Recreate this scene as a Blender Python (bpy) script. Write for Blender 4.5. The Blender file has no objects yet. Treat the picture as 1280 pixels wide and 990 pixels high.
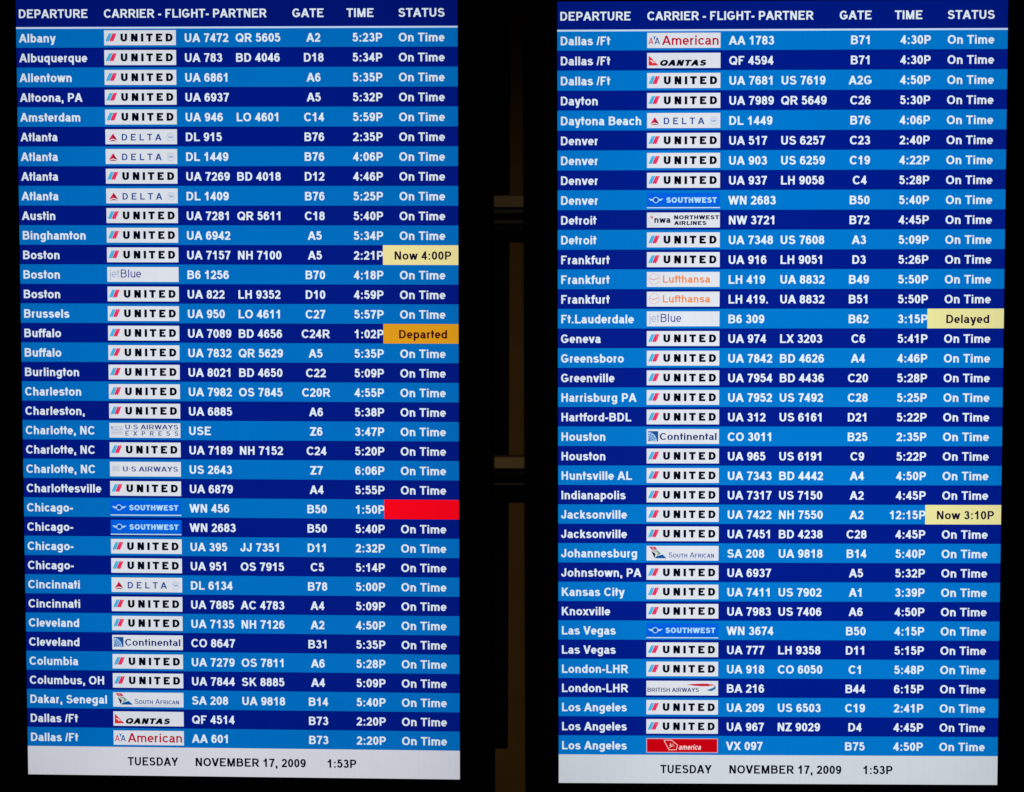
import bpy, math
from mathutils import Matrix, Vector

sc = bpy.context.scene
col = sc.collection
S = 0.001176                       # metres per screen unit (a screen is 551 units = 0.648 m wide)
ROW = 24.5                         # height of one table row in screen units

# ------------------------------------------------------------------ camera, world, lamps, exposure
PITCH = math.radians(8)
CAM = Matrix.Translation((0, 0, 1.6)) @ Matrix.Rotation(math.radians(90) + PITCH, 4, 'X')
cd = bpy.data.cameras.new('camera')
cam = bpy.data.objects.new('camera', cd)
col.objects.link(cam)
cam.matrix_world = CAM
cd.sensor_width = 36.0
cd.lens = 36.0 * 3766.5 / 1280.0
cd.clip_start = 0.1
cd.clip_end = 100
sc.camera = cam
sc.render.filter_size = 1.35

world = bpy.data.worlds.new('World')
sc.world = world
world.use_nodes = True
world.node_tree.nodes['Background'].inputs[0].default_value = (0.30, 0.24, 0.20, 1)
world.node_tree.nodes['Background'].inputs[1].default_value = 0.006

sc.view_settings.view_transform = 'Standard'
sc.view_settings.look = 'None'
sc.view_settings.exposure = 0
sc.view_settings.gamma = 1
sc.view_settings.use_curve_mapping = False
sc.render.engine = 'CYCLES'
sc.cycles.max_bounces = 4


def spot(name, loc, target, power, size, blend, color, radius):
    l = bpy.data.lights.new(name, 'SPOT')
    l.energy = power
    l.spot_size = math.radians(size)
    l.spot_blend = blend
    l.color = color
    l.shadow_soft_size = radius
    o = bpy.data.objects.new(name, l)
    col.objects.link(o)
    o.location = loc
    o.rotation_euler = (Vector(target) - Vector(loc)).to_track_quat('-Z', 'Y').to_euler()
    return o


spot('fill_spot', (0.0, -0.3, 1.76), (0.0, 4.6, 1.96), 74.0, 20, 1.0, (1.0, 0.80, 0.55), 0.12)  # added spot near the camera, brightens the wall strip and ledges


# ------------------------------------------------------------------ helpers
def lin(c):
    return tuple(((x / 255) / 12.92 if x / 255 <= 0.04045 else ((x / 255 + 0.055) / 1.055) ** 2.4) for x in c)


def rot(w):
    w = Vector(w)
    return Matrix.Rotation(w.length, 4, w.normalized())


def pose(w, t):
    """a pose measured in camera units -> a matrix in the world, metres"""
    return CAM @ Matrix.Translation(Vector(t) * S) @ rot(w)


def mesh_object(name, verts, faces, mats, parent=None, midx=None, smooth=False):
    me = bpy.data.meshes.new(name)
    me.from_pydata(verts, [], faces)
    for m in mats:
        me.materials.append(m)
    if midx:
        me.polygons.foreach_set('material_index', midx)
    me.update()
    o = bpy.data.objects.new(name, me)
    col.objects.link(o)
    if parent:
        o.parent = parent
    return o


def empty(name, mat, label, cat, group=None):
    o = bpy.data.objects.new(name, None)
    col.objects.link(o)
    o.empty_display_size = 0.1
    o.matrix_world = mat
    o['label'] = label
    o['category'] = cat
    if group:
        o['group'] = group
    return o


def box_data(x0, x1, y0, y1, z0, z1, c=0.0):
    """a box (screen units) with its front (+z) edges chamfered by c"""
    v = [(x0, y0, z0), (x1, y0, z0), (x1, y1, z0), (x0, y1, z0),
         (x0, y0, z1 - c), (x1, y0, z1 - c), (x1, y1, z1 - c), (x0, y1, z1 - c)]
    f = [(3, 2, 1, 0), (0, 1, 5, 4), (1, 2, 6, 5), (2, 3, 7, 6), (3, 0, 4, 7)]
    if c > 0:
        v += [(x0 + c, y0 + c, z1), (x1 - c, y0 + c, z1), (x1 - c, y1 - c, z1), (x0 + c, y1 - c, z1)]
        f += [(4, 5, 9, 8), (5, 6, 10, 9), (6, 7, 11, 10), (7, 4, 8, 11), (8, 9, 10, 11)]
    else:
        f += [(4, 5, 6, 7)]
    return [(a * S, b * S, d * S) for a, b, d in v], f


def box(name, dims, mat, parent=None, c=0.6):
    v, f = box_data(*dims, c)
    return mesh_object(name, v, f, [mat], parent)


# ------------------------------------------------------------------ surface materials
def surface(name, base, rough, spec=0.5, metallic=0.0, noise=0.25, scale=30.0, bump=0.1):
    m = bpy.data.materials.new(name)
    m.use_nodes = True
    nt = m.node_tree
    b = nt.nodes['Principled BSDF']
    b.inputs['Roughness'].default_value = rough
    b.inputs['Specular IOR Level'].default_value = spec
    b.inputs['Metallic'].default_value = metallic
    tc = nt.nodes.new('ShaderNodeTexCoord')
    n = nt.nodes.new('ShaderNodeTexNoise')
    n.inputs['Scale'].default_value = scale
    n.inputs['Detail'].default_value = 5
    nt.links.new(tc.outputs['Object'], n.inputs['Vector'])
    mp = nt.nodes.new('ShaderNodeMapRange')
    mp.inputs['To Min'].default_value = 1 - noise
    mp.inputs['To Max'].default_value = 1 + noise
    nt.links.new(n.outputs['Fac'], mp.inputs['Value'])
    vm = nt.nodes.new('ShaderNodeVectorMath')
    vm.operation = 'SCALE'
    vm.inputs[0].default_value = base
    nt.links.new(mp.outputs['Result'], vm.inputs['Scale'])
    nt.links.new(vm.outputs['Vector'], b.inputs['Base Color'])
    bp = nt.nodes.new('ShaderNodeBump')
    bp.inputs['Strength'].default_value = bump
    bp.inputs['Distance'].default_value = 0.001
    nt.links.new(n.outputs['Fac'], bp.inputs['Height'])
    nt.links.new(bp.outputs['Normal'], b.inputs['Normal'])
    return m


M_BEZEL = surface('black_bezel_plastic', (0.0012, 0.0012, 0.0016), 0.6, 0.03, scale=60)
M_STEEL = surface('black_painted_steel', (0.0012, 0.0012, 0.0012), 0.6, 0.03, scale=40)
M_RIDGE = surface('dark_grey_steel', (0.022, 0.022, 0.022), 0.5, 0.3, scale=50, noise=0.5)
M_LEDGE = surface('tan_lit_ledge', (0.34, 0.245, 0.10), 0.5, 0.4, scale=25, noise=0.25)  # tan raised above the wall's brown: light caught by the ledge, put into colour
M_WALL = surface('brown_wall_panel', (0.21, 0.115, 0.026), 0.7, 0.2, scale=14, noise=0.22)

# ------------------------------------------------------------------ display (light-giving) materials
_disp = {}


def display(rgb, root, gain, tag, mute=0.0):
    """one printed colour of a lit screen; the backlight is a little uneven, as LCD panels are"""
    key = (tuple(rgb), tag)
    if key in _disp:
        return _disp[key]
    m = bpy.data.materials.new('display_colour')
    m.use_nodes = True
    nt = m.node_tree
    L = nt.links
    b = nt.nodes['Principled BSDF']
    b.inputs['Base Color'].default_value = (0.0015, 0.0015, 0.002, 1)
    b.inputs['Roughness'].default_value = 0.45
    b.inputs['Specular IOR Level'].default_value = 0.04
    b.inputs['Emission Color'].default_value = (*lin(rgb), 1)
    tc = nt.nodes.new('ShaderNodeTexCoord')
    tc.object = root
    sep = nt.nodes.new('ShaderNodeSeparateXYZ')
    L.new(tc.outputs['Object'], sep.inputs[0])

    def math_node(op, a, bb=None):
        n = nt.nodes.new('ShaderNodeMath')
        n.operation = op
        for i, x in enumerate((a, bb)):
            if x is None:
                continue
            if isinstance(x, (int, float)):
                n.inputs[i].default_value = x
            else:
                L.new(x, n.inputs[i])
        return n.outputs[0]
    # backlight falls a little towards the edges of the panel
    x2 = math_node('POWER', math_node('ABSOLUTE', math_node('DIVIDE', sep.outputs[0], 275.5 * S)), 3.0)
    y2 = math_node('POWER', math_node('ABSOLUTE', math_node('DIVIDE', sep.outputs[1], 489 * S)), 3.0)
    fall = math_node('SUBTRACT', 1.0, math_node('ADD', math_node('MULTIPLY', x2, 0.13), math_node('MULTIPLY', y2, 0.09)))
    n1 = nt.nodes.new('ShaderNodeTexNoise')
    n1.inputs['Scale'].default_value = 6.0
    n1.inputs['Detail'].default_value = 2
    L.new(tc.outputs['Object'], n1.inputs['Vector'])
    cloud = math_node('MULTIPLY_ADD', n1.outputs['Fac'], 0.14)
    nt.nodes[-1].inputs[2].default_value = 0.93
    # the column structure of the pixels
    mp = nt.nodes.new('ShaderNodeMapping')
    mp.inputs['Scale'].default_value = (260, 5, 1)
    L.new(tc.outputs['Object'], mp.inputs['Vector'])
    n2 = nt.nodes.new('ShaderNodeTexNoise')
    n2.inputs['Scale'].default_value = 1.0
    n2.inputs['Detail'].default_value = 1
    L.new(mp.outputs[0], n2.inputs['Vector'])
    strp = math_node('MULTIPLY_ADD', n2.outputs['Fac'], 0.06)
    nt.nodes[-1].inputs[2].default_value = 0.97
    mul = math_node('MULTIPLY', math_node('MULTIPLY', fall, cloud), math_node('MULTIPLY', strp, gain))
    L.new(mul, b.inputs['Emission Strength'])
    _disp[key] = m
    return m


# ------------------------------------------------------------------ lettering: outlines of a grotesque alphabet, drawn as strokes
SQUARE = 0.94       # the round letters are a little squarer than an ellipse


def arc(cu, cv, ru, rv, a0, a1, n=None):
    n = n or max(4, int(abs(a1 - a0) / 18))
    out = []
    for i in range(n + 1):
        t = math.radians(a0 + (a1 - a0) * i / n)
        c, s = math.cos(t), math.sin(t)
        out.append((cu + ru * math.copysign(abs(c) ** SQUARE, c), cv + rv * math.copysign(abs(s) ** SQUARE, s)))
    return out


def O_(b, cu=.5, cv=.5, ru=.5, rv=.5):
    return (b, 'o', arc(cu, cv, ru, rv, 0, 360, 20)[:-1])


def P_(b, *items):
    pts = []
    for it in items:
        if isinstance(it, list):
            pts += it
        else:
            pts.append(it)
    out = []
    for p in pts:
        if not out or abs(out[-1][0] - p[0]) + abs(out[-1][1] - p[1]) > 1e-4:
            out.append(p)
    return (b, 'p', out)


def H_(b, p, q, k=1.1):
    return (b, 'h', [p, q, k])


def flip(st):
    return (st[0], st[1], [(1 - a, 1 - b) for a, b in st[2]])


BOX = {'c': (0, 716), 'x': (0, 528), 'p': (-208, 528), 'i': (598, 716), 't': (0, 690)}
SIX = [O_('c', .5, .31, .5, .31), P_('c', arc(.53, .5, .53, .5, 38, 180), (0, .31))]
G = {
    'A': (722, 5, 717, [H_('c', (0, 0), (.5, 1), 1.15), H_('c', (1, 0), (.5, 1), 1.15), P_('c', (.2, .27), (.8, .27))]),
    'B': (722, 73, 673, [P_('c', (0, 0), (0, 1)), P_('c', (0, 1), (.5, 1), arc(.52, .775, .4, .225, 90, -90), (0, .55)), P_('c', (.0, .549), arc(.56, .275, .44, .275, 90, -90), (0, 0))]),
    'C': (722, 47, 682, [P_('c', arc(.55, .5, .55, .5, 38, 322))]),
    'D': (722, 72, 672, [P_('c', (0, 0), (0, 1)), P_('c', (0, 1), (.4, 1), arc(.45, .5, .55, .5, 90, -90), (.4, 0), (0, 0))]),
    'E': (667, 73, 617, [P_('c', (0, 0), (0, 1)), P_('c', (0, 1), (1, 1)), P_('c', (0, .53), (.93, .53)), P_('c', (0, 0), (1, 0))]),
    'F': (611, 74, 565, [P_('c', (0, 0), (0, 1)), P_('c', (0, 1), (1, 1)), P_('c', (0, .5), (.86, .5))]),
    'G': (778, 44, 705, [P_('c', arc(.5, .5, .5, .5, 38, 312), (1, .2), (1, .42)), P_('c', (1, .42), (.5, .42))]),
    'H': (722, 73, 649, [P_('c', (0, 0), (0, 1)), P_('c', (1, 0), (1, 1)), P_('c', (0, .54), (1, .54))]),
    'I': (278, 66, 213, [P_('c', (.5, 0), (.5, 1))]),
    'J': (556, 22, 480, [P_('c', (1, 1), (1, .3), arc(.5, .28, .5, .28, 0, -180), (0, .34))]),
    'K': (722, 73, 715, [P_('c', (0, 0), (0, 1)), H_('c', (.0, .33), (.88, 1), 1.2), H_('c', (.3, .62), (1, 0), 1.2)]),
    'L': (611, 77, 582, [P_('c', (0, 0), (0, 1)), P_('c', (0, 0), (1, 0))]),
    'M': (833, 71, 762, [P_('c', (0, 0), (0, 1)), P_('c', (1, 0), (1, 1)), H_('c', (.04, 1), (.5, 0), 1.0), H_('c', (.96, 1), (.5, 0), 1.0)]),
    'N': (722, 73, 649, [P_('c', (0, 0), (0, 1)), P_('c', (1, 0), (1, 1)), H_('c', (.02, 1), (.98, 0), 1.1)]),
    'O': (778, 44, 735, [O_('c')]),
    'P': (667, 73, 626, [P_('c', (0, 0), (0, 1)), P_('c', (0, 1), (.55, 1), arc(.58, .715, .42, .285, 90, -90), (0, .43))]),
    'Q': (778, 43, 750, [O_('c'), P_('c', (.55, .32), (.98, -.09))]),
    'R': (722, 73, 715, [P_('c', (0, 0), (0, 1)), P_('c', (0, 1), (.5, 1), arc(.52, .73, .38, .27, 90, -90), (0, .46)), H_('c', (.48, .46), (1, 0), 1.2)]),
    'S': (667, 44, 626, [P_('c', arc(.5, .755, .44, .245, 18, 180), arc(.5, .76, .44, .235, 195, 235), (.5, .515), arc(.5, .26, .5, .26, 62, -20), arc(.5, .26, .5, .26, -38, -165))]),
    'T': (611, 21, 592, [P_('c', (.5, 0), (.5, 1)), P_('c', (0, 1), (1, 1))]),
    'U': (722, 71, 650, [P_('c', (0, 1), (0, .36), arc(.5, .36, .5, .36, 180, 360), (1, 1))]),
    'V': (667, 2, 665, [H_('c', (0, 1), (.5, 0), 1.15), H_('c', (1, 1), (.5, 0), 1.15)]),
    'W': (944, 5, 938, [H_('c', (0, 1), (.25, 0)), H_('c', (.5, 1), (.25, 0)), H_('c', (.5, 1), (.75, 0)), H_('c', (1, 1), (.75, 0))]),
    'X': (667, 5, 662, [H_('c', (0, 0), (1, 1), 1.2), H_('c', (0, 1), (1, 0), 1.2)]),
    'Y': (667, 2, 666, [H_('c', (0, 1), (.5, .4), 1.2), H_('c', (1, 1), (.5, .4), 1.2), P_('c', (.5, 0), (.5, .45))]),
    'Z': (611, 20, 590, [P_('c', (0, 1), (1, 1)), P_('c', (0, 0), (1, 0)), H_('c', (.04, .02), (.96, .98), 1.25)]),
    '0': (556, 38, 517, [O_('c')]),
    '1': (556, 75, 394, [P_('c', (1, 0), (1, 1)), P_('c', (0, .72), (.5, .8), (1, 1))]),
    '2': (556, 28, 513, [P_('c', arc(.5, .71, .48, .29, 172, -38), (.06, .04)), P_('c', (0, 0), (1, 0))]),
    '3': (556, 37, 516, [P_('c', arc(.47, .76, .42, .24, 165, -90), (.34, .52)), P_('c', (.4, .519), arc(.48, .26, .52, .26, 90, -168))]),
    '4': (556, 20, 524, [P_('c', (.77, 0), (.77, 1)), P_('c', (0, .235), (1, .235)), P_('c', (.02, .27), (.72, .97))]),
    '5': (556, 38, 520, [P_('c', (.96, 1), (.2, 1)), P_('c', (.18, 1), (.09, .5)), P_('c', (.08, .52), arc(.48, .33, .52, .32, 130, -168))]),
    '6': (556, 34, 518, SIX),
    '7': (556, 40, 515, [P_('c', (0, 1), (1, 1)), P_('c', (.98, .98), (.62, .55), (.4, .2), (.32, 0))]),
    '8': (556, 35, 517, [O_('c', .5, .77, .43, .23), O_('c', .5, .27, .5, .27)]),
    '9': (556, 34, 518, [flip(s) for s in SIX]),
    ':': (333, 97, 237, [('dot', (0, 135)), ('dot', (383, 518))]),
    '.': (278, 70, 210, [('dot', (0, 137))]),
    ',': (278, 70, 210, [('dot', (0, 137)), P_('comma', (.8, 1), (.3, 0))]),
    '/': (278, 0, 280, [H_('c', (0, 0), (1, 1), .8)]),
    '-': (333, 40, 300, [('dot', (190, 330))]),
    '\u00b7': (278, 80, 200, [('dot', (300, 420))]),
    ' ': (278, 0, 1, []),
    'a': (556, 30, 530, [P_('x', arc(.46, .7, .42, .3, 160, 0), (.88, .2), (1, 0)), P_('x', (.88, .6), (.4, .53), arc(.34, .265, .34, .265, 100, 270), (.5, 0), (.88, .28))]),
    'b': (611, 68, 575, [P_('c', (0, 0), (0, 1)), O_('x')]),
    'c': (556, 38, 530, [P_('x', arc(.55, .5, .55, .5, 38, 322))]),
    'd': (611, 36, 543, [P_('c', (1, 0), (1, 1)), O_('x')]),
    'e': (556, 30, 525, [P_('x', (.0, .49), (1, .49)), P_('x', arc(.5, .5, .5, .5, -2, 318))]),
    'f': (333, 12, 350, [P_('c', (1, 1), arc(.84, .8, .48, .2, 90, 180), (.36, 0)), P_('x', (0, 1), (1, 1))]),
    'g': (611, 40, 545, [O_('x'), P_('p', (1, 1), (1, .2), arc(.5, .2, .5, .2, 0, -158))]),
    'h': (611, 68, 543, [P_('c', (0, 0), (0, 1)), P_('x', (0, .5), arc(.5, .6, .5, .4, 168, 0), (1, 0))]),
    'i': (278, 69, 209, [P_('x', (.5, 0), (.5, 1)), ('dot', (594, 716))]),
    'j': (278, 0, 209, [P_('p', (1, 1), (1, .15), arc(.3, .15, .7, .15, 0, -95)), ('dotr', (594, 716))]),
    'k': (556, 67, 556, [P_('c', (0, 0), (0, 1)), H_('x', (0, .3), (.86, 1), 1.2), H_('x', (.3, .6), (1, 0), 1.2)]),
    'l': (278, 69, 209, [P_('c', (.5, 0), (.5, 1))]),
    'm': (889, 62, 825, [P_('x', (0, 0), (0, 1)), P_('x', (0, .5), arc(.25, .65, .25, .35, 165, 0), (.5, 0)), P_('x', (.5, .5), arc(.75, .65, .25, .35, 165, 0), (1, 0))]),
    'n': (611, 66, 543, [P_('x', (0, 0), (0, 1)), P_('x', (0, .5), arc(.5, .6, .5, .4, 168, 0), (1, 0))]),
    'o': (611, 40, 572, [O_('x')]),
    'p': (611, 68, 575, [P_('p', (0, 0), (0, 1)), O_('x')]),
    'q': (611, 36, 543, [P_('p', (1, 0), (1, 1)), O_('x')]),
    'r': (389, 66, 390, [P_('x', (0, 0), (0, 1)), P_('x', (0, .45), arc(.85, .5, .85, .5, 172, 82))]),
    's': (556, 28, 525, [P_('x', arc(.5, .77, .45, .23, 18, 180), arc(.5, .77, .45, .23, 195, 235), (.5, .52), arc(.5, .25, .5, .25, 62, -20), arc(.5, .25, .5, .25, -38, -165))]),
    't': (333, 10, 318, [P_('t', (.42, 1), (.42, .2), arc(.84, .17, .42, .17, 180, 268)), P_('x', (0, 1), (1, 1))]),
    'u': (611, 68, 543, [P_('x', (1, 0), (1, 1)), P_('x', (0, 1), (0, .4), arc(.5, .4, .5, .4, 180, 348), (1, .5))]),
    'v': (556, 5, 550, [H_('x', (0, 1), (.5, 0), 1.1), H_('x', (1, 1), (.5, 0), 1.1)]),
    'w': (778, 3, 774, [H_('x', (0, 1), (.25, 0)), H_('x', (.5, 1), (.25, 0)), H_('x', (.5, 1), (.75, 0)), H_('x', (1, 1), (.75, 0))]),
    'x': (556, 5, 550, [H_('x', (0, 0), (1, 1), 1.15), H_('x', (0, 1), (1, 0), 1.15)]),
    'y': (556, 5, 550, [H_('x', (0, 1), (.52, 0), 1.1), H_('p', (1, 1), (.42, .02), 1.1), P_('p', (.42, 0), (.1, 0))]),
    'z': (500, 20, 480, [P_('x', (0, 1), (1, 1)), P_('x', (0, 0), (1, 0)), H_('x', (.04, .02), (.96, .98), 1.2)]),
}
BOX['comma'] = (-130, 100)
SQUARE = 1.0


class Print:
    """collects flat coloured shapes lying one above another by a few hundredths of a millimetre"""

    def __init__(self):
        self.v, self.f, self.m, self.mats = [], [], [], []
        self.layer = 0

    def mat(self, m):
        if m not in self.mats:
            self.mats.append(m)
        return self.mats.index(m)

    def quads(self, strips, mi, z):
        """strips: list of (left points, right points, closed)"""
        for a, b, closed in strips:
            n = len(a)
            base = len(self.v)
            for p, q in zip(a, b):
                self.v.append((p[0], p[1], z))
                self.v.append((q[0], q[1], z))
            for i in range(n if closed else n - 1):
                j = (i + 1) % n
                self.f.append((base + 2 * i, base + 2 * i + 1, base + 2 * j + 1, base + 2 * j))
                self.m.append(mi)

    def poly(self, pts, m, z=None):
        if z is None:
            self.layer += 1
            z = 0.05 + self.layer * 0.02
        base = len(self.v)
        self.v += [(p[0], p[1], z) for p in pts]
        self.f.append(tuple(range(base, base + len(pts))))
        self.m.append(self.mat(m))

    def rect(self, x0, x1, y0, y1, m, z=None):
        self.poly([(x0, y0), (x1, y0), (x1, y1), (x0, y1)], m, z)

    def line(self, pts, w, m, closed=False):
        self.layer += 1
        z = 0.05 + self.layer * 0.02
        self.quads([ribbon(pts, w, w, closed)], self.mat(m), z)

    def ring(self, cx, cy, r, w, m, a0=0, a1=360, ry=None):
        pts = arc(cx, cy, r, ry or r, a0, a1, 24)
        if a1 - a0 == 360:
            self.line(pts[:-1], w, m, True)
        else:
            self.line(pts, w, m)

    def disc(self, cx, cy, r, m):
        self.poly(arc(cx, cy, r, r, 0, 360, 24)[:-1], m)

    def text(self, s, x, y, emx, emy, m, wt=145, thin=0.8, track=0.0, slant=0.0, serif=False, caps=1.0, align='l', z=None):
        """x: left, centre or right of the text; y: baseline"""
        w = text_width(s, emx, track, caps)
        if align == 'c':
            x -= w / 2
        elif align == 'r':
            x -= w
        z0 = 0.05 + (self.layer + 1) * 0.02 if z is None else z
        mi = self.mat(m)
        mx = 0
        for k, ch in enumerate(s):
            g = ch
            sx, sy = emx / 1000, emy / 1000
            if caps != 1.0 and ch.islower():
                g = ch.upper()
                sx, sy = sx * caps, sy * caps
            adv, gx0, gx1, strokes = G[g]
            layer = 0
            for st in strokes:
                strips = glyph_stroke(st, gx0, gx1, wt / (caps if g != ch else 1), thin)
                if serif and st[0] in BOX and st[1] == 'p' and st[0] in 'cxtp':
                    for end in (st[2][0], st[2][-1]):
                        other = st[2][1] if end is st[2][0] else st[2][-2]
                        if end[1] in (0, 1) and abs(end[0] - other[0]) < 0.05:
                            b0, b1 = BOX[st[0]]
                            cx = gx0 + wt / 2 + end[0] * (gx1 - gx0 - wt)
                            yy = b0 if end[1] == 0 else b1
                            d = 36 if end[1] == 0 else -36
                            strips = strips + [([(cx - 85, yy), (cx - 85, yy + d)], [(cx + 85, yy), (cx + 85, yy + d)], False)]
                for q, sp in enumerate(strips):
                    zz = z0 + layer * 0.02
                    a = [(x + px * sx + slant * py * sy, y + py * sy) for px, py in sp[0]]
                    b = [(x + px * sx + slant * py * sy, y + py * sy) for px, py in sp[1]]
                    self.quads([(a, b, sp[2])], mi, zz)
                    layer += 1
            mx = max(mx, layer)
            x += adv * sx + track
        if z is None:
            self.layer += mx + 1
        return w

    def fit(self, s, x0, x1, y, cap, m, emx=None, wt=145, **kw):
        """text filling x0..x1 with the given cap height; if emx is set the letter spacing takes up the rest"""
        caps = kw.get('caps', 1.0)
        a = G[s[0]][1] / 1000
        last = s[-1].upper() if caps != 1.0 and s[-1].islower() else s[-1]
        cl = caps if last != s[-1] else 1.0
        b = (G[last][0] - G[last][2]) * cl / 1000
        w1 = text_width(s, 1.0, 0, caps) - a - b
        if emx is None:
            emx, track = (x1 - x0) / w1, 0.0
        else:
            track = (x1 - x0 - emx * w1) / (len(s) - 1)
        self.text(s, x0 - a * emx, y, emx, cap / 0.716, m, wt=wt, track=track, **kw)

    def build(self, name, parent, loc=(0, 0, 0)):
        me = bpy.data.meshes.new(name)
        me.from_pydata([(a * S, b * S, c * S) for a, b, c in self.v], [], self.f)
        for m in self.mats:
            me.materials.append(m)
        me.polygons.foreach_set('material_index', self.m)
        me.update()
        return link_mesh(name, me, parent, loc)


def link_mesh(name, me, parent, loc):
    o = bpy.data.objects.new(name, me)
    col.objects.link(o)
    o.parent = parent
    o.location = (loc[0] * S, loc[1] * S, loc[2] * S)
    return o


def text_width(s, emx, track=0.0, caps=1.0):
    w = 0
    for ch in s:
        if caps != 1.0 and ch.islower():
            w += G[ch.upper()][0] * caps
        else:
            w += G[ch][0]
    return w * emx / 1000 + track * len(s)


def ribbon(pts, wx, wy, closed=False):
    n = len(pts)
    A, B = [], []
    for i in range(n):
        p = pts[i]
        if closed:
            a, b = pts[i - 1], pts[(i + 1) % n]
        else:
            a, b = pts[max(i - 1, 0)], pts[min(i + 1, n - 1)]

        def nrm(u, v):
            dx, dy = v[0] - u[0], v[1] - u[1]
            L = math.hypot(dx, dy) or 1
            return -dy / L, dx / L
        n1 = nrm(a, p) if a is not p else nrm(p, b)
        n2 = nrm(p, b) if b is not p else n1
        mx, my = n1[0] + n2[0], n1[1] + n2[1]
        L = math.hypot(mx, my) or 1
        mx, my = mx / L, my / L
        k = 1 / max(0.55, mx * n1[0] + my * n1[1])
        ox, oy = mx * wx / 2 * k, my * wy / 2 * k
        A.append((p[0] + ox, p[1] + oy))
        B.append((p[0] - ox, p[1] - oy))
    return A, B, closed


def glyph_stroke(st, gx0, gx1, wt, thin):
    wx, wy = wt, wt * thin
    if st[0] == 'dot':
        y0, y1 = st[1]
        return [([(gx0, y0), (gx0, y1)], [(gx1, y0), (gx1, y1)], False)]
    if st[0] == 'dotr':
        y0, y1 = st[1]
        return [([(gx1 - wt, y0), (gx1 - wt, y1)], [(gx1, y0), (gx1, y1)], False)]
    b0, b1 = BOX[st[0]]
    if st[1] == 'h':
        p, q, k = st[2]
        hw = wx * k
        X = lambda u: gx0 + hw / 2 + u * (gx1 - gx0 - hw)
        Y = lambda v: b0 + v * (b1 - b0)
        a, b = (X(p[0]), Y(p[1])), (X(q[0]), Y(q[1]))
        return [([(a[0] - hw / 2, a[1]), (b[0] - hw / 2, b[1])], [(a[0] + hw / 2, a[1]), (b[0] + hw / 2, b[1])], False)]
    X = lambda u: gx0 + wx / 2 + u * (gx1 - gx0 - wx)
    Y = lambda v: b0 + wy / 2 + v * (b1 - b0 - wy)
    raw = st[2]
    pts = [(X(u), Y(v)) for u, v in raw]
    if st[1] == 'o':
        return [ribbon(pts, wx, wy, True)]
    for e, o in ((0, 1), (-1, -2)):
        dx, dy = pts[e][0] - pts[o][0], pts[e][1] - pts[o][1]
        if abs(dy) > abs(dx) and raw[e][1] in (0, 1):
            pts[e] = (pts[e][0], pts[e][1] + math.copysign(wy / 2, dy))
        elif abs(dx) >= abs(dy) and raw[e][0] in (0, 1):
            pts[e] = (pts[e][0] + math.copysign(wx / 2, dx), pts[e][1])
    return [ribbon(pts, wx, wy)]


# ------------------------------------------------------------------ airline emblems, in a field 90 wide and 18.6 high (y down from its top)
LW, LH = 90.0, 18.6


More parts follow.
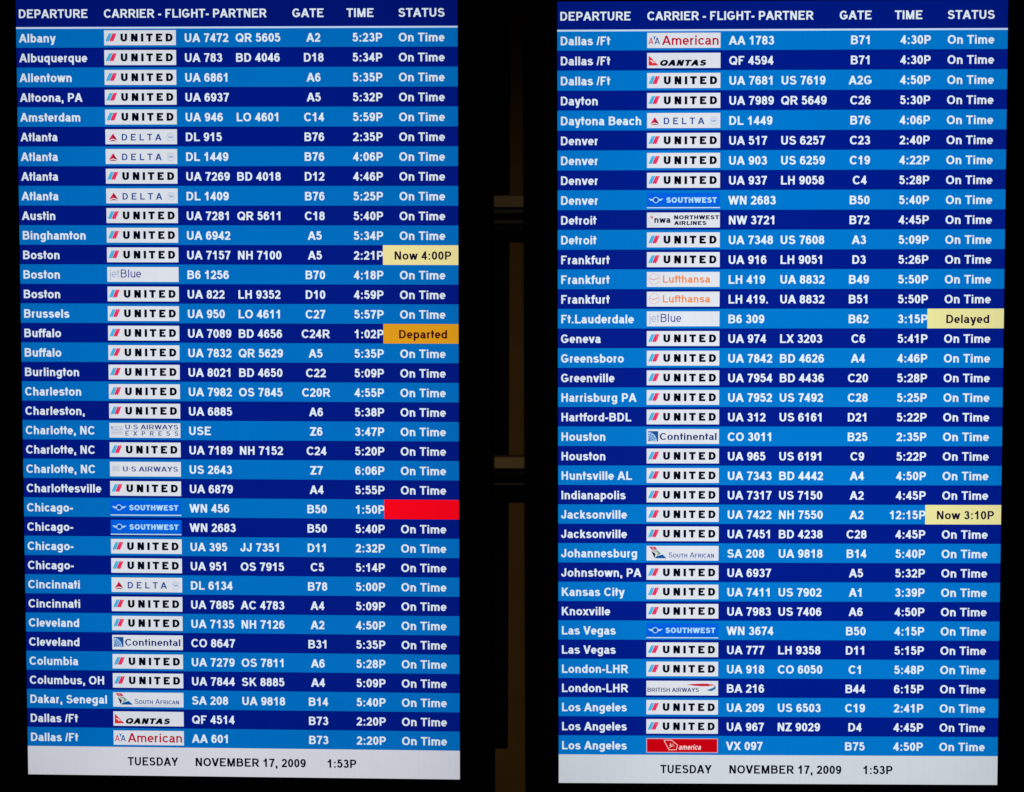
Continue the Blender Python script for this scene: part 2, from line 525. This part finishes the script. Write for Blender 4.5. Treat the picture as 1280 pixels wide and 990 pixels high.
def logo(kind, C):
    """C(rgb) gives the display colour; returns the finished Print, origin at the field's top left corner, y up"""
    p = Print()
    pale = C((226, 231, 240))

    def fieldbg(m=pale):
        p.rect(0, LW, -LH, 0, m)

    def poly(pts, m):
        p.poly([(a, -b) for a, b in pts], m)

    if kind == 'U':
        fieldbg()
        cy, rd, dk = C((70, 185, 230)), C((240, 48, 98)), C((0, 3, 24))
        for x, w, m in ((2.3, 2.3, cy), (4.8, 1.8, cy), (7.2, 2.4, rd), (9.8, 2.2, rd)):
            k = 3.6
            poly([(x + .2, 13.7), (x - .2, 13.0), (x - .1, 12.0), (x + k, 3.9), (x + k + w, 3.9), (x + w + .1, 12.4), (x + w - .5, 13.6)], m)
        p.fit('UNITED', 20.6, 86.0, -14.0, 9.8, dk, emx=14.6, wt=215, thin=.85)
    elif kind == 'D':
        fieldbg()
        poly([(9.4, 5.2), (3.9, 13.5), (9.4, 11.7)], C((225, 30, 80)))
        poly([(9.4, 5.2), (9.41, 11.7), (15.0, 13.5)], C((160, 20, 60)))
        poly([(4.0, 15.1), (9.4, 12.9), (15.0, 15.1), (9.4, 14.6)], C((175, 20, 60)))
        p.fit('DELTA', 20.6, 70.6, -13.9, 8.2, C((38, 74, 152)), emx=11.4, wt=145, thin=.85)
        gl = C((190, 205, 232))
        p.ring(82, -9.7, 4.8, .9, gl, 20, 170)
        p.ring(82, -9.7, 4.8, .9, gl, 200, 350)
        p.ring(82, -9.7, 2.9, .8, gl, 30, 160)
        poly([(77.4, 9.3), (82, 8.6), (86.5, 9.3), (82, 11.6)], C((160, 182, 218)))
    elif kind == 'J':
        fieldbg()
        p.fit('jet', 2.0, 15.6, -13.2, 10.2, C((160, 174, 210)), wt=80, thin=.9)
        p.fit('Blue', 17.2, 42.6, -13.2, 10.2, C((60, 66, 150)), wt=105, thin=.8)
    elif kind == 'E':
        fieldbg()
        st = C((172, 182, 208))
        for i in range(6):
            p.rect(2.2 if i > 1 else 5.0, 17.5, -5.0 - i * 1.85, -4.3 - i * 1.85, st)
        p.rect(2.2, 4.3, -7.2, -4.3, C((128, 145, 180)))
        sl = C((70, 84, 142))
        p.fit('U\u00b7S AIRWAYS', 20.3, 87.3, -7.9, 5.9, sl, wt=150, thin=.65, serif=True)
        p.rect(20.3, 87.3, -9.4, -9.0, C((150, 160, 195)))
        p.fit('EXPRESS', 20.3, 87.3, -15.9, 5.6, sl, emx=8.0, wt=150, thin=.65, serif=True)
    elif kind == 'A':
        fieldbg()
        st = C((196, 202, 222))
        for i in range(5):
            p.rect(2.3, 12.4, -6.5 - i * 1.35, -5.7 - i * 1.35, st)
        p.fit('U\u00b7S AIRWAYS', 16.6, 86.3, -12.3, 6.4, C((72, 84, 148)), wt=155, thin=.65, serif=True)
    elif kind == 'W':
        p.rect(0, LW, -16.0, -0.2, C((0, 98, 228)))
        lt = C((178, 226, 255))
        p.rect(0, LW, -19.2, -17.9, C((200, 228, 255)))
        p.rect(0, LW, -17.9, -16.0, C((0, 100, 205)))
        p.disc(11, -9.0, 3.0, C((0, 74, 185)))
        p.ring(11, -9.0, 3.3, .95, lt)
        for s in (-1, 1):
            poly([(11 + s * 9.2, 7.2), (11 + s * 3.6, 8.0), (11 + s * 3.4, 10.2), (11 + s * 6.4, 9.9)], lt)
        p.fit('SOUTHWEST', 23.8, 86.2, -12.5, 6.8, lt, wt=190, thin=.85)
    elif kind == 'C':
        fieldbg()
        p.rect(1.7, 14.3, -15.4, -2.6, C((28, 82, 150)))
        lt = C((158, 196, 240))
        poly([(1.71, 15.4)] + [(1.71 + 11.0 * math.sin(t * math.pi / 20), 15.4 - 11.9 * math.cos(t * math.pi / 20)) for t in range(11)], lt)
        dk = C((40, 95, 160))
        for r in (3.5, 6.0, 8.4):
            p.line([(1.9 + r * math.cos(a * math.pi / 16), -15.2 + r * math.sin(a * math.pi / 16)) for a in range(9)], .55, dk)
        for a in (22, 45, 67):
            p.line([(1.9, -15.2), (1.9 + 10.6 * math.cos(math.radians(a)), -15.2 + 11 * math.sin(math.radians(a)))], .5, dk)
        p.fit('Continental', 16.3, 86.8, -13.6, 8.7, C((14, 40, 108)), wt=150, thin=.65, serif=True)
    elif kind == 'Z':
        fieldbg()
        poly([(3.4, 1.0), (10.7, 1.2), (13.6, 4.9), (6.2, 4.9)], C((205, 55, 85)))
        poly([(6.2, 1.9), (8.8, 2.0), (9.9, 3.9), (7.4, 3.8)], C((235, 150, 165)))
        poly([(6.0, 6.2), (11.4, 10.3), (9.9, 15.6)], C((12, 26, 45)))
        poly([(6.6, 5.6), (13.7, 6.0), (18.2, 9.6), (12.5, 13.2), (13.8, 10.0)], C((110, 160, 165)))
        poly([(8.2, 6.6), (12.6, 7.2), (14.9, 9.4), (12.0, 10.4)], C((214, 205, 178)))
        poly([(10.2, 15.7), (12.5, 13.2), (20.0, 10.9), (25.2, 15.8)], C((10, 88, 158)))
        p.fit('South African', 27.5, 84.3, -14.8, 6.6, C((76, 98, 168)), wt=120, thin=.75, caps=.76)
        p.rect(32, 83.5, -16.6, -16.2, C((170, 182, 212)))
    elif kind == 'Q':
        fieldbg()
        poly([(1.9, 3.1), (14.0, 15.4), (1.9, 15.4)], C((230, 40, 52)))
        poly([(2.6, 9.0), (5.4, 8.9), (7.8, 10.4), (10.6, 12.9), (7.7, 11.8), (6.6, 12.9), (5.9, 11.0)], C((250, 225, 228)))
        p.fit('QANTAS', 14.9, 71.6, -15.9, 7.4, C((6, 14, 32)), wt=215, thin=.9, slant=.28)
    elif kind == 'N':
        rd, bl = C((190, 8, 48)), C((45, 75, 170))
        fieldbg()
        p.fit('A', 1.6, 7.9, -13.9, 8.0, C((212, 60, 90)), wt=120, thin=.8)
        p.fit('A', 9.0, 15.7, -13.9, 8.0, bl, wt=120, thin=.8)
        poly([(7.0, 3.1), (9.0, 5.0), (11.2, 3.2), (9.9, 5.8), (9.3, 8.2), (8.6, 8.2), (8.1, 5.8)], C((40, 110, 200)))
        p.fit('American', 18.2, 87.6, -14.9, 11.5, rd, wt=130, thin=.85)
    elif kind == 'K':
        fieldbg()
        p.ring(9.6, -9.3, 7.4, .5, C((196, 208, 206)))
        poly([(3.8, 4.6), (8.0, 4.8), (6.4, 8.2)], C((222, 92, 120)))
        nv = C((26, 26, 62))
        p.fit('nwa', 9.2, 29.2, -12.8, 7.9, nv, wt=165, thin=.85)
        p.fit('NORTHWEST', 33.5, 89.0, -8.5, 5.0, nv, wt=190, thin=.85)
        p.fit('AIRLINES', 33.5, 73.4, -15.5, 5.0, nv, wt=190, thin=.85)
    elif kind == 'L':
        fieldbg()
        pk = C((232, 160, 155))
        p.ring(9.1, -8.8, 6.4, .55, pk)
        p.line([(3.4, -8.2), (7.6, -9.6), (9.4, -9.9), (11.0, -8.4), (14.8, -7.7)], .9, C((234, 140, 128)))
        p.fit('Lufthansa', 19.8, 78.4, -13.5, 9.2, C((240, 142, 82)), wt=142, thin=.85)
    elif kind == 'B':
        fieldbg()
        p.fit('BRITISH AIRWAYS', 1.5, 66.0, -14.2, 5.3, C((16, 40, 104)), wt=140, thin=.7)
        poly([(50.5, 4.7), (60, 3.8), (70, 3.4), (78, 3.5), (79, 6.7), (70, 6.8), (60, 6.2)], C((203, 34, 66)))
        poly([(78, 3.5), (83, 4.0), (85.8, 5.6), (79, 6.7)], C((226, 130, 146)))
        poly([(85.0, 5.0), (87.3, 8.2), (86.4, 10.4), (85.6, 8.6)], C((40, 92, 150)))
        poly([(86.8, 7.2), (86.6, 10.6), (81, 13.2), (75.4, 11.5), (81.5, 9.6)], C((52, 118, 170)))
    elif kind == 'V':
        p.rect(0, LW, -LH, 0, C((218, 172, 192)))
        p.rect(.9, LW - .9, -LH + .9, -.9, C((203, 0, 18)))
        wh = C((252, 214, 214))
        p.line([(22.2, -2.5), (31.6, -2.4), (39.4, -8.7), (37.8, -14.6), (28.6, -15.0)], .8, wh, True)
        p.line([(29, -9.6), (34.5, -7.0), (30.5, -10.8), (35.4, -9.4)], .7, wh)
        p.line([(30.4, -6.0), (30.8, -10.4), (29.4, -12.4)], .7, wh)
        p.fit('america', 40.6, 68.4, -14.6, 6.9, wh, wt=150, thin=.8, slant=.2)
    return p


# ------------------------------------------------------------------ the two departure tables
LEFT = """Albany|U|UA 7472|QR 5605|A2|5:23P
Albuquerque|U|UA 783|BD 4046|D18|5:34P
Allentown|U|UA 6861||A6|5:35P
Altoona, PA|U|UA 6937||A5|5:32P
Amsterdam|U|UA 946|LO 4601|C14|5:59P
Atlanta|D|DL 915||B76|2:35P
Atlanta|D|DL 1449||B76|4:06P
Atlanta|U|UA 7269|BD 4018|D12|4:46P
Atlanta|D|DL 1409||B76|5:25P
Austin|U|UA 7281|QR 5611|C18|5:40P
Binghamton|U|UA 6942||A5|5:34P
Boston|U|UA 7157|NH 7100|A5|2:21P|Now 4:00P|y
Boston|J|B6 1256||B70|4:18P
Boston|U|UA 822|LH 9352|D10|4:59P
Brussels|U|UA 950|LO 4611|C27|5:57P
Buffalo|U|UA 7089|BD 4656|C24R|1:02P|Departed|o
Buffalo|U|UA 7832|QR 5629|A5|5:35P
Burlington|U|UA 8021|BD 4650|C22|5:09P
Charleston|U|UA 7982|OS 7845|C20R|4:55P
Charleston,|U|UA 6885||A6|5:38P
Charlotte, NC|E|USE||Z6|3:47P
Charlotte, NC|U|UA 7189|NH 7152|C24|5:20P
Charlotte, NC|A|US 2643||Z7|6:06P
Charlottesville|U|UA 6879||A4|5:55P
Chicago-|W|WN 456||B50|1:50P||r
Chicago-|W|WN 2683||B50|5:40P
Chicago-|U|UA 395|JJ 7351|D11|2:32P
Chicago-|U|UA 951|OS 7915|C5|5:14P
Cincinnati|D|DL 6134||B78|5:00P
Cincinnati|U|UA 7885|AC 4783|A4|5:09P
Cleveland|U|UA 7135|NH 7126|A2|4:50P
Cleveland|C|CO 8647||B31|5:35P
Columbia|U|UA 7279|OS 7811|A6|5:28P
Columbus, OH|U|UA 7844|SK 8885|A4|5:09P
Dakar, Senegal|Z|SA 208|UA 9818|B14|5:40P
Dallas /Ft|Q|QF 4514||B73|2:20P
Dallas /Ft|N|AA 601||B73|2:20P"""
RIGHT = """Dallas /Ft|N|AA 1783||B71|4:30P
Dallas /Ft|Q|QF 4594||B71|4:30P
Dallas /Ft|U|UA 7681|US 7619|A2G|4:50P
Dayton|U|UA 7989|QR 5649|C26|5:30P
Daytona Beach|D|DL 1449||B76|4:06P
Denver|U|UA 517|US 6257|C23|2:40P
Denver|U|UA 903|US 6259|C19|4:22P
Denver|U|UA 937|LH 9058|C4|5:28P
Denver|W|WN 2683||B50|5:40P
Detroit|K|NW 3721||B72|4:45P
Detroit|U|UA 7348|US 7608|A3|5:09P
Frankfurt|U|UA 916|LH 9051|D3|5:26P
Frankfurt|L|LH 419|UA 8832|B49|5:50P
Frankfurt|L|LH 419.|UA 8832|B51|5:50P
Ft.Lauderdale|J|B6 309||B62|3:15P|Delayed|p
Geneva|U|UA 974|LX 3203|C6|5:41P
Greensboro|U|UA 7842|BD 4626|A4|4:46P
Greenville|U|UA 7954|BD 4436|C20|5:28P
Harrisburg PA|U|UA 7952|US 7492|C28|5:25P
Hartford-BDL|U|UA 312|US 6161|D21|5:22P
Houston|C|CO 3011||B25|2:35P
Houston|U|UA 965|US 6191|C9|5:22P
Huntsville AL|U|UA 7343|BD 4442|A4|4:50P
Indianapolis|U|UA 7317|US 7150|A2|4:45P
Jacksonville|U|UA 7422|NH 7550|A2|12:15P|Now 3:10P|p
Jacksonville|U|UA 7451|BD 4238|C28|4:45P
Johannesburg|Z|SA 208|UA 9818|B14|5:40P
Johnstown, PA|U|UA 6937||A5|5:32P
Kansas City|U|UA 7411|US 7902|A1|3:39P
Knoxville|U|UA 7983|US 7406|A6|4:50P
Las Vegas|W|WN 3674||B50|4:15P
Las Vegas|U|UA 777|LH 9358|D11|5:15P
London-LHR|U|UA 918|CO 6050|C1|5:48P
London-LHR|B|BA 216||B44|6:15P
Los Angeles|U|UA 209|US 6503|C19|2:41P
Los Angeles|U|UA 967|NZ 9029|D4|4:45P
Los Angeles|V|VX 097||B75|4:50P"""

CELL = {'y': (250, 236, 164), 'p': (238, 233, 162), 'o': (232, 162, 30), 'r': (255, 4, 28)}
CELLNAME = {'y': 'pale yellow', 'p': 'pale yellow', 'o': 'orange', 'r': 'blank red'}
HW = 275.5                      # half the width of the lit panel


def vy(v):                      # table row -> y in screen units
    return -(v - 18.5) * ROW


def screen(matrix, table, label, gain, tag, tints):
    root = empty('departure_monitor', matrix, label, 'monitor', 'departure monitors')
    C = lambda rgb: display(rgb, root, gain, tag)
    light, dark, head, foot = (C(t) for t in tints)
    white = C((232, 244, 255))

    # bezel: a mitred frame standing a little proud of the panel
    x, yt, yb = HW, vy(-1.44), vy(38.5)
    bw = 42.0
    prof = [(0, 1.2), (1.2, 2.6), (bw - 2.5, 2.6), (bw, 0.0), (bw, -34.0)]   # (outwards, height)
    v, f = [], []
    for d, z in prof:
        v += [((-x - d) * S, (yb - d) * S, z * S), ((x + d) * S, (yb - d) * S, z * S), ((x + d) * S, (yt + d) * S, z * S), ((-x - d) * S, (yt + d) * S, z * S)]
    for k in range(len(prof) - 1):
        for i in range(4):
            j = (i + 1) % 4
            f.append((k * 4 + i, (k + 1) * 4 + i, (k + 1) * 4 + j, k * 4 + j))
    base = len(v)
    v += [(sx * x * S, (yb if sy < 0 else yt) * S, -4 * S) for sx, sy in ((-1, -1), (1, -1), (1, 1), (-1, 1))]
    for i in range(4):
        j = (i + 1) % 4
        f.append((base + i, i, j, base + j))
    f.append((19, 18, 17, 16))
    mesh_object('bezel', v, f, [M_BEZEL], root)
    box('rear_housing', (-x - bw + 60, x + bw - 60, yb - bw + 70, yt + bw - 70, -78, -34.5), M_BEZEL, root)
    box('screen', (-x + .01, x - .01, yb + .01, yt - .01, -3.5, -0.6), M_BEZEL, root, 0)

    def bar(name, x0, x1, y0, y1, m, parent, z=0.0, loc=(0, 0, 0)):
        p = Print()
        p.rect(x0, x1, y0, y1, m, z)
        return p.build(name, parent, loc)

    hd = bar('header_bar', -x, x, 0, vy(-1.44) - vy(-.04), head, root, 0, (0, vy(-.04), 0))
    by = vy(-.495) - vy(-.04)
    for s, a, b in (('DEPARTURE', 3.8, 90.0), ('CARRIER - FLIGHT- PARTNER', 110.6, 314.2), ('GATE', 346.0, 384.8), ('TIME', 413.2, 446.8), ('STATUS', 477.6, 534.8)):
        p = Print()
        p.fit(s, a - HW, b - HW, by, 10.7, white, wt=154)
        p.build('column_title', hd, (0, 0, .3))
    bar('divider_line', -x, x, vy(.05), vy(-.04), C((205, 226, 255)), root, .1)

    logos = {}
    words = {}
    emx, emy = 14.2, 14.9
    for i, line in enumerate(table.split('\n')):
        c = line.split('|')
        top = .05 if i == 0 else 0
        h = ROW
        row = bar('flight_row', -x, x, -h, -top * ROW, light if i % 2 == 0 else dark, root, 0, (0, vy(i), 0))
        status = 'On Time'
        if len(c) > 6:
            status = c[6]
        row['label'] = '%s blue row reading %s, gate %s, %s%s' % ('light' if i % 2 == 0 else 'dark', c[0].strip(',-').replace(' /Ft', ' Ft'), c[4], c[5],
                                                              ', ' + (status if status and status != 'On Time' else 'blank red status') if len(c) > 6 else '')
        bl = -.735 * ROW

        def word(name, text, x, em, align='l'):
            if not text:
                return
            k = (text, align, em)
            if k not in words:
                p = Print()
                p.text(text, 0, bl, em, emy, white, align=align, z=0, wt=157)
                words[k] = p.build(name, row, (x - HW, 0, .4)).data
            else:
                link_mesh(name, words[k], row, (x - HW, 0, .4))
        word('destination_name', c[0], 3.3, 13.95)
        word('flight_number', c[2], 210.5, emx)
        word('partner_flight_number', c[3], 274.4, emx)
        word('gate_number', c[4], 372, emx, 'c')
        word('departure_time', c[5], 458.0, emx, 'r')
        if status == 'On Time':
            word('status_text', status, 506.2, 14.45, 'c')
        if len(c) > 6:
            q = Print()
            q.rect(456.9 - HW, x, -h, 0, C(CELL[c[7]]), 0)
            if status:
                q.text(status, 506.6 - HW, bl, 14.3, 14.6, C((70, 8, 16) if c[7] == 'o' else (30, 18, 50)), wt=156, align='c', z=.2)
            st = q.build('status_cell', row, (0, 0, .75))
            st['label'] = CELLNAME[c[7]] + ' status cell' + (' reading ' + status if status else '')
        k = c[1]
        if k not in logos:
            logos[k] = logo(k, C).build('carrier_logo', row, (110.4 - HW, -.13 * ROW, .3))
        else:
            link_mesh('carrier_logo', logos[k].data, row, (110.4 - HW, -.13 * ROW, .3))

    ft = bar('footer_bar', -x, x, -1.5 * ROW, 0, foot, root, 0, (0, vy(37), 0))
    ink = C((6, 8, 32))
    for n, s, a, b in (('weekday', 'TUESDAY', 128.2, 192.8), ('date', 'NOVEMBER 17, 2009', 215.0, 355.5), ('clock_time', '1:53P', 383.3, 419.7)):
        p = Print()
        p.fit(s, a - HW, b - HW, -.965 * ROW, 10.8, ink, wt=160)
        p.build(n, ft, (0, 0, .3))
    return root


# ------------------------------------------------------------------ rack and wall behind, in the plane the monitors hang in
RACK = pose((.10, -.048, 0), (-4, 2, -3758))

wall = box('wall', (-760, 760, -760, 700, -125, -92), M_WALL, None, 0)
wall.matrix_world = RACK
wall['kind'] = 'structure'

rack = empty('mounting_rack', RACK, 'black steel mounting rack with brightened tan ledges in the gap between the two monitors', 'mounting rack')
v, f = box_data(-48, 0, -464.5, 484.8, -91, -70, .8)
v = [(a - (484.8 * S - b) * .0057 - 1.2 * S if a > -20 * S else a, b, c) for a, b, c in v]
mesh_object('upright', v, f, [M_STEEL], rack)
for y0, ridges in ((246.3, ((17.5, 22.5), (30.5, 35.5), (40.0, 40.9))), (-84.0, ((20.5, 21.6), (33.0, 36.5)))):
    box('cross_rail', (-62, 60, y0 - 57.2, y0 - 15.2, -69.5, -48), M_STEEL, rack)
    rail = rack.children[-1]
    for a, b in ridges:
        box('ridge', (-58, 56, y0 - b, y0 - a, -48.2, -46.6), M_RIDGE, rail, .3)
    box('ledge', (-62, 60, y0 - 15.0, y0, -69.5, -45), M_LEDGE, rack, 1.0)

screen(pose((.0923, -.0611, -.0015), (-341.3, 5.3, -3773.3)), LEFT,
       'black portrait flight monitor listing departures from Albany to the first Dallas flights', .93, 'a',
       ((0, 112, 197), (0, 26, 132), (0, 22, 118), (220, 222, 232)))
screen(pose((.1079, -.0352, .0017), (332.6, -1.5, -3743.2)), RIGHT,
       'black portrait flight monitor listing departures from Dallas to Los Angeles', 1.0, 'b',
       ((0, 120, 207), (0, 28, 138), (0, 26, 128), (213, 220, 228)))
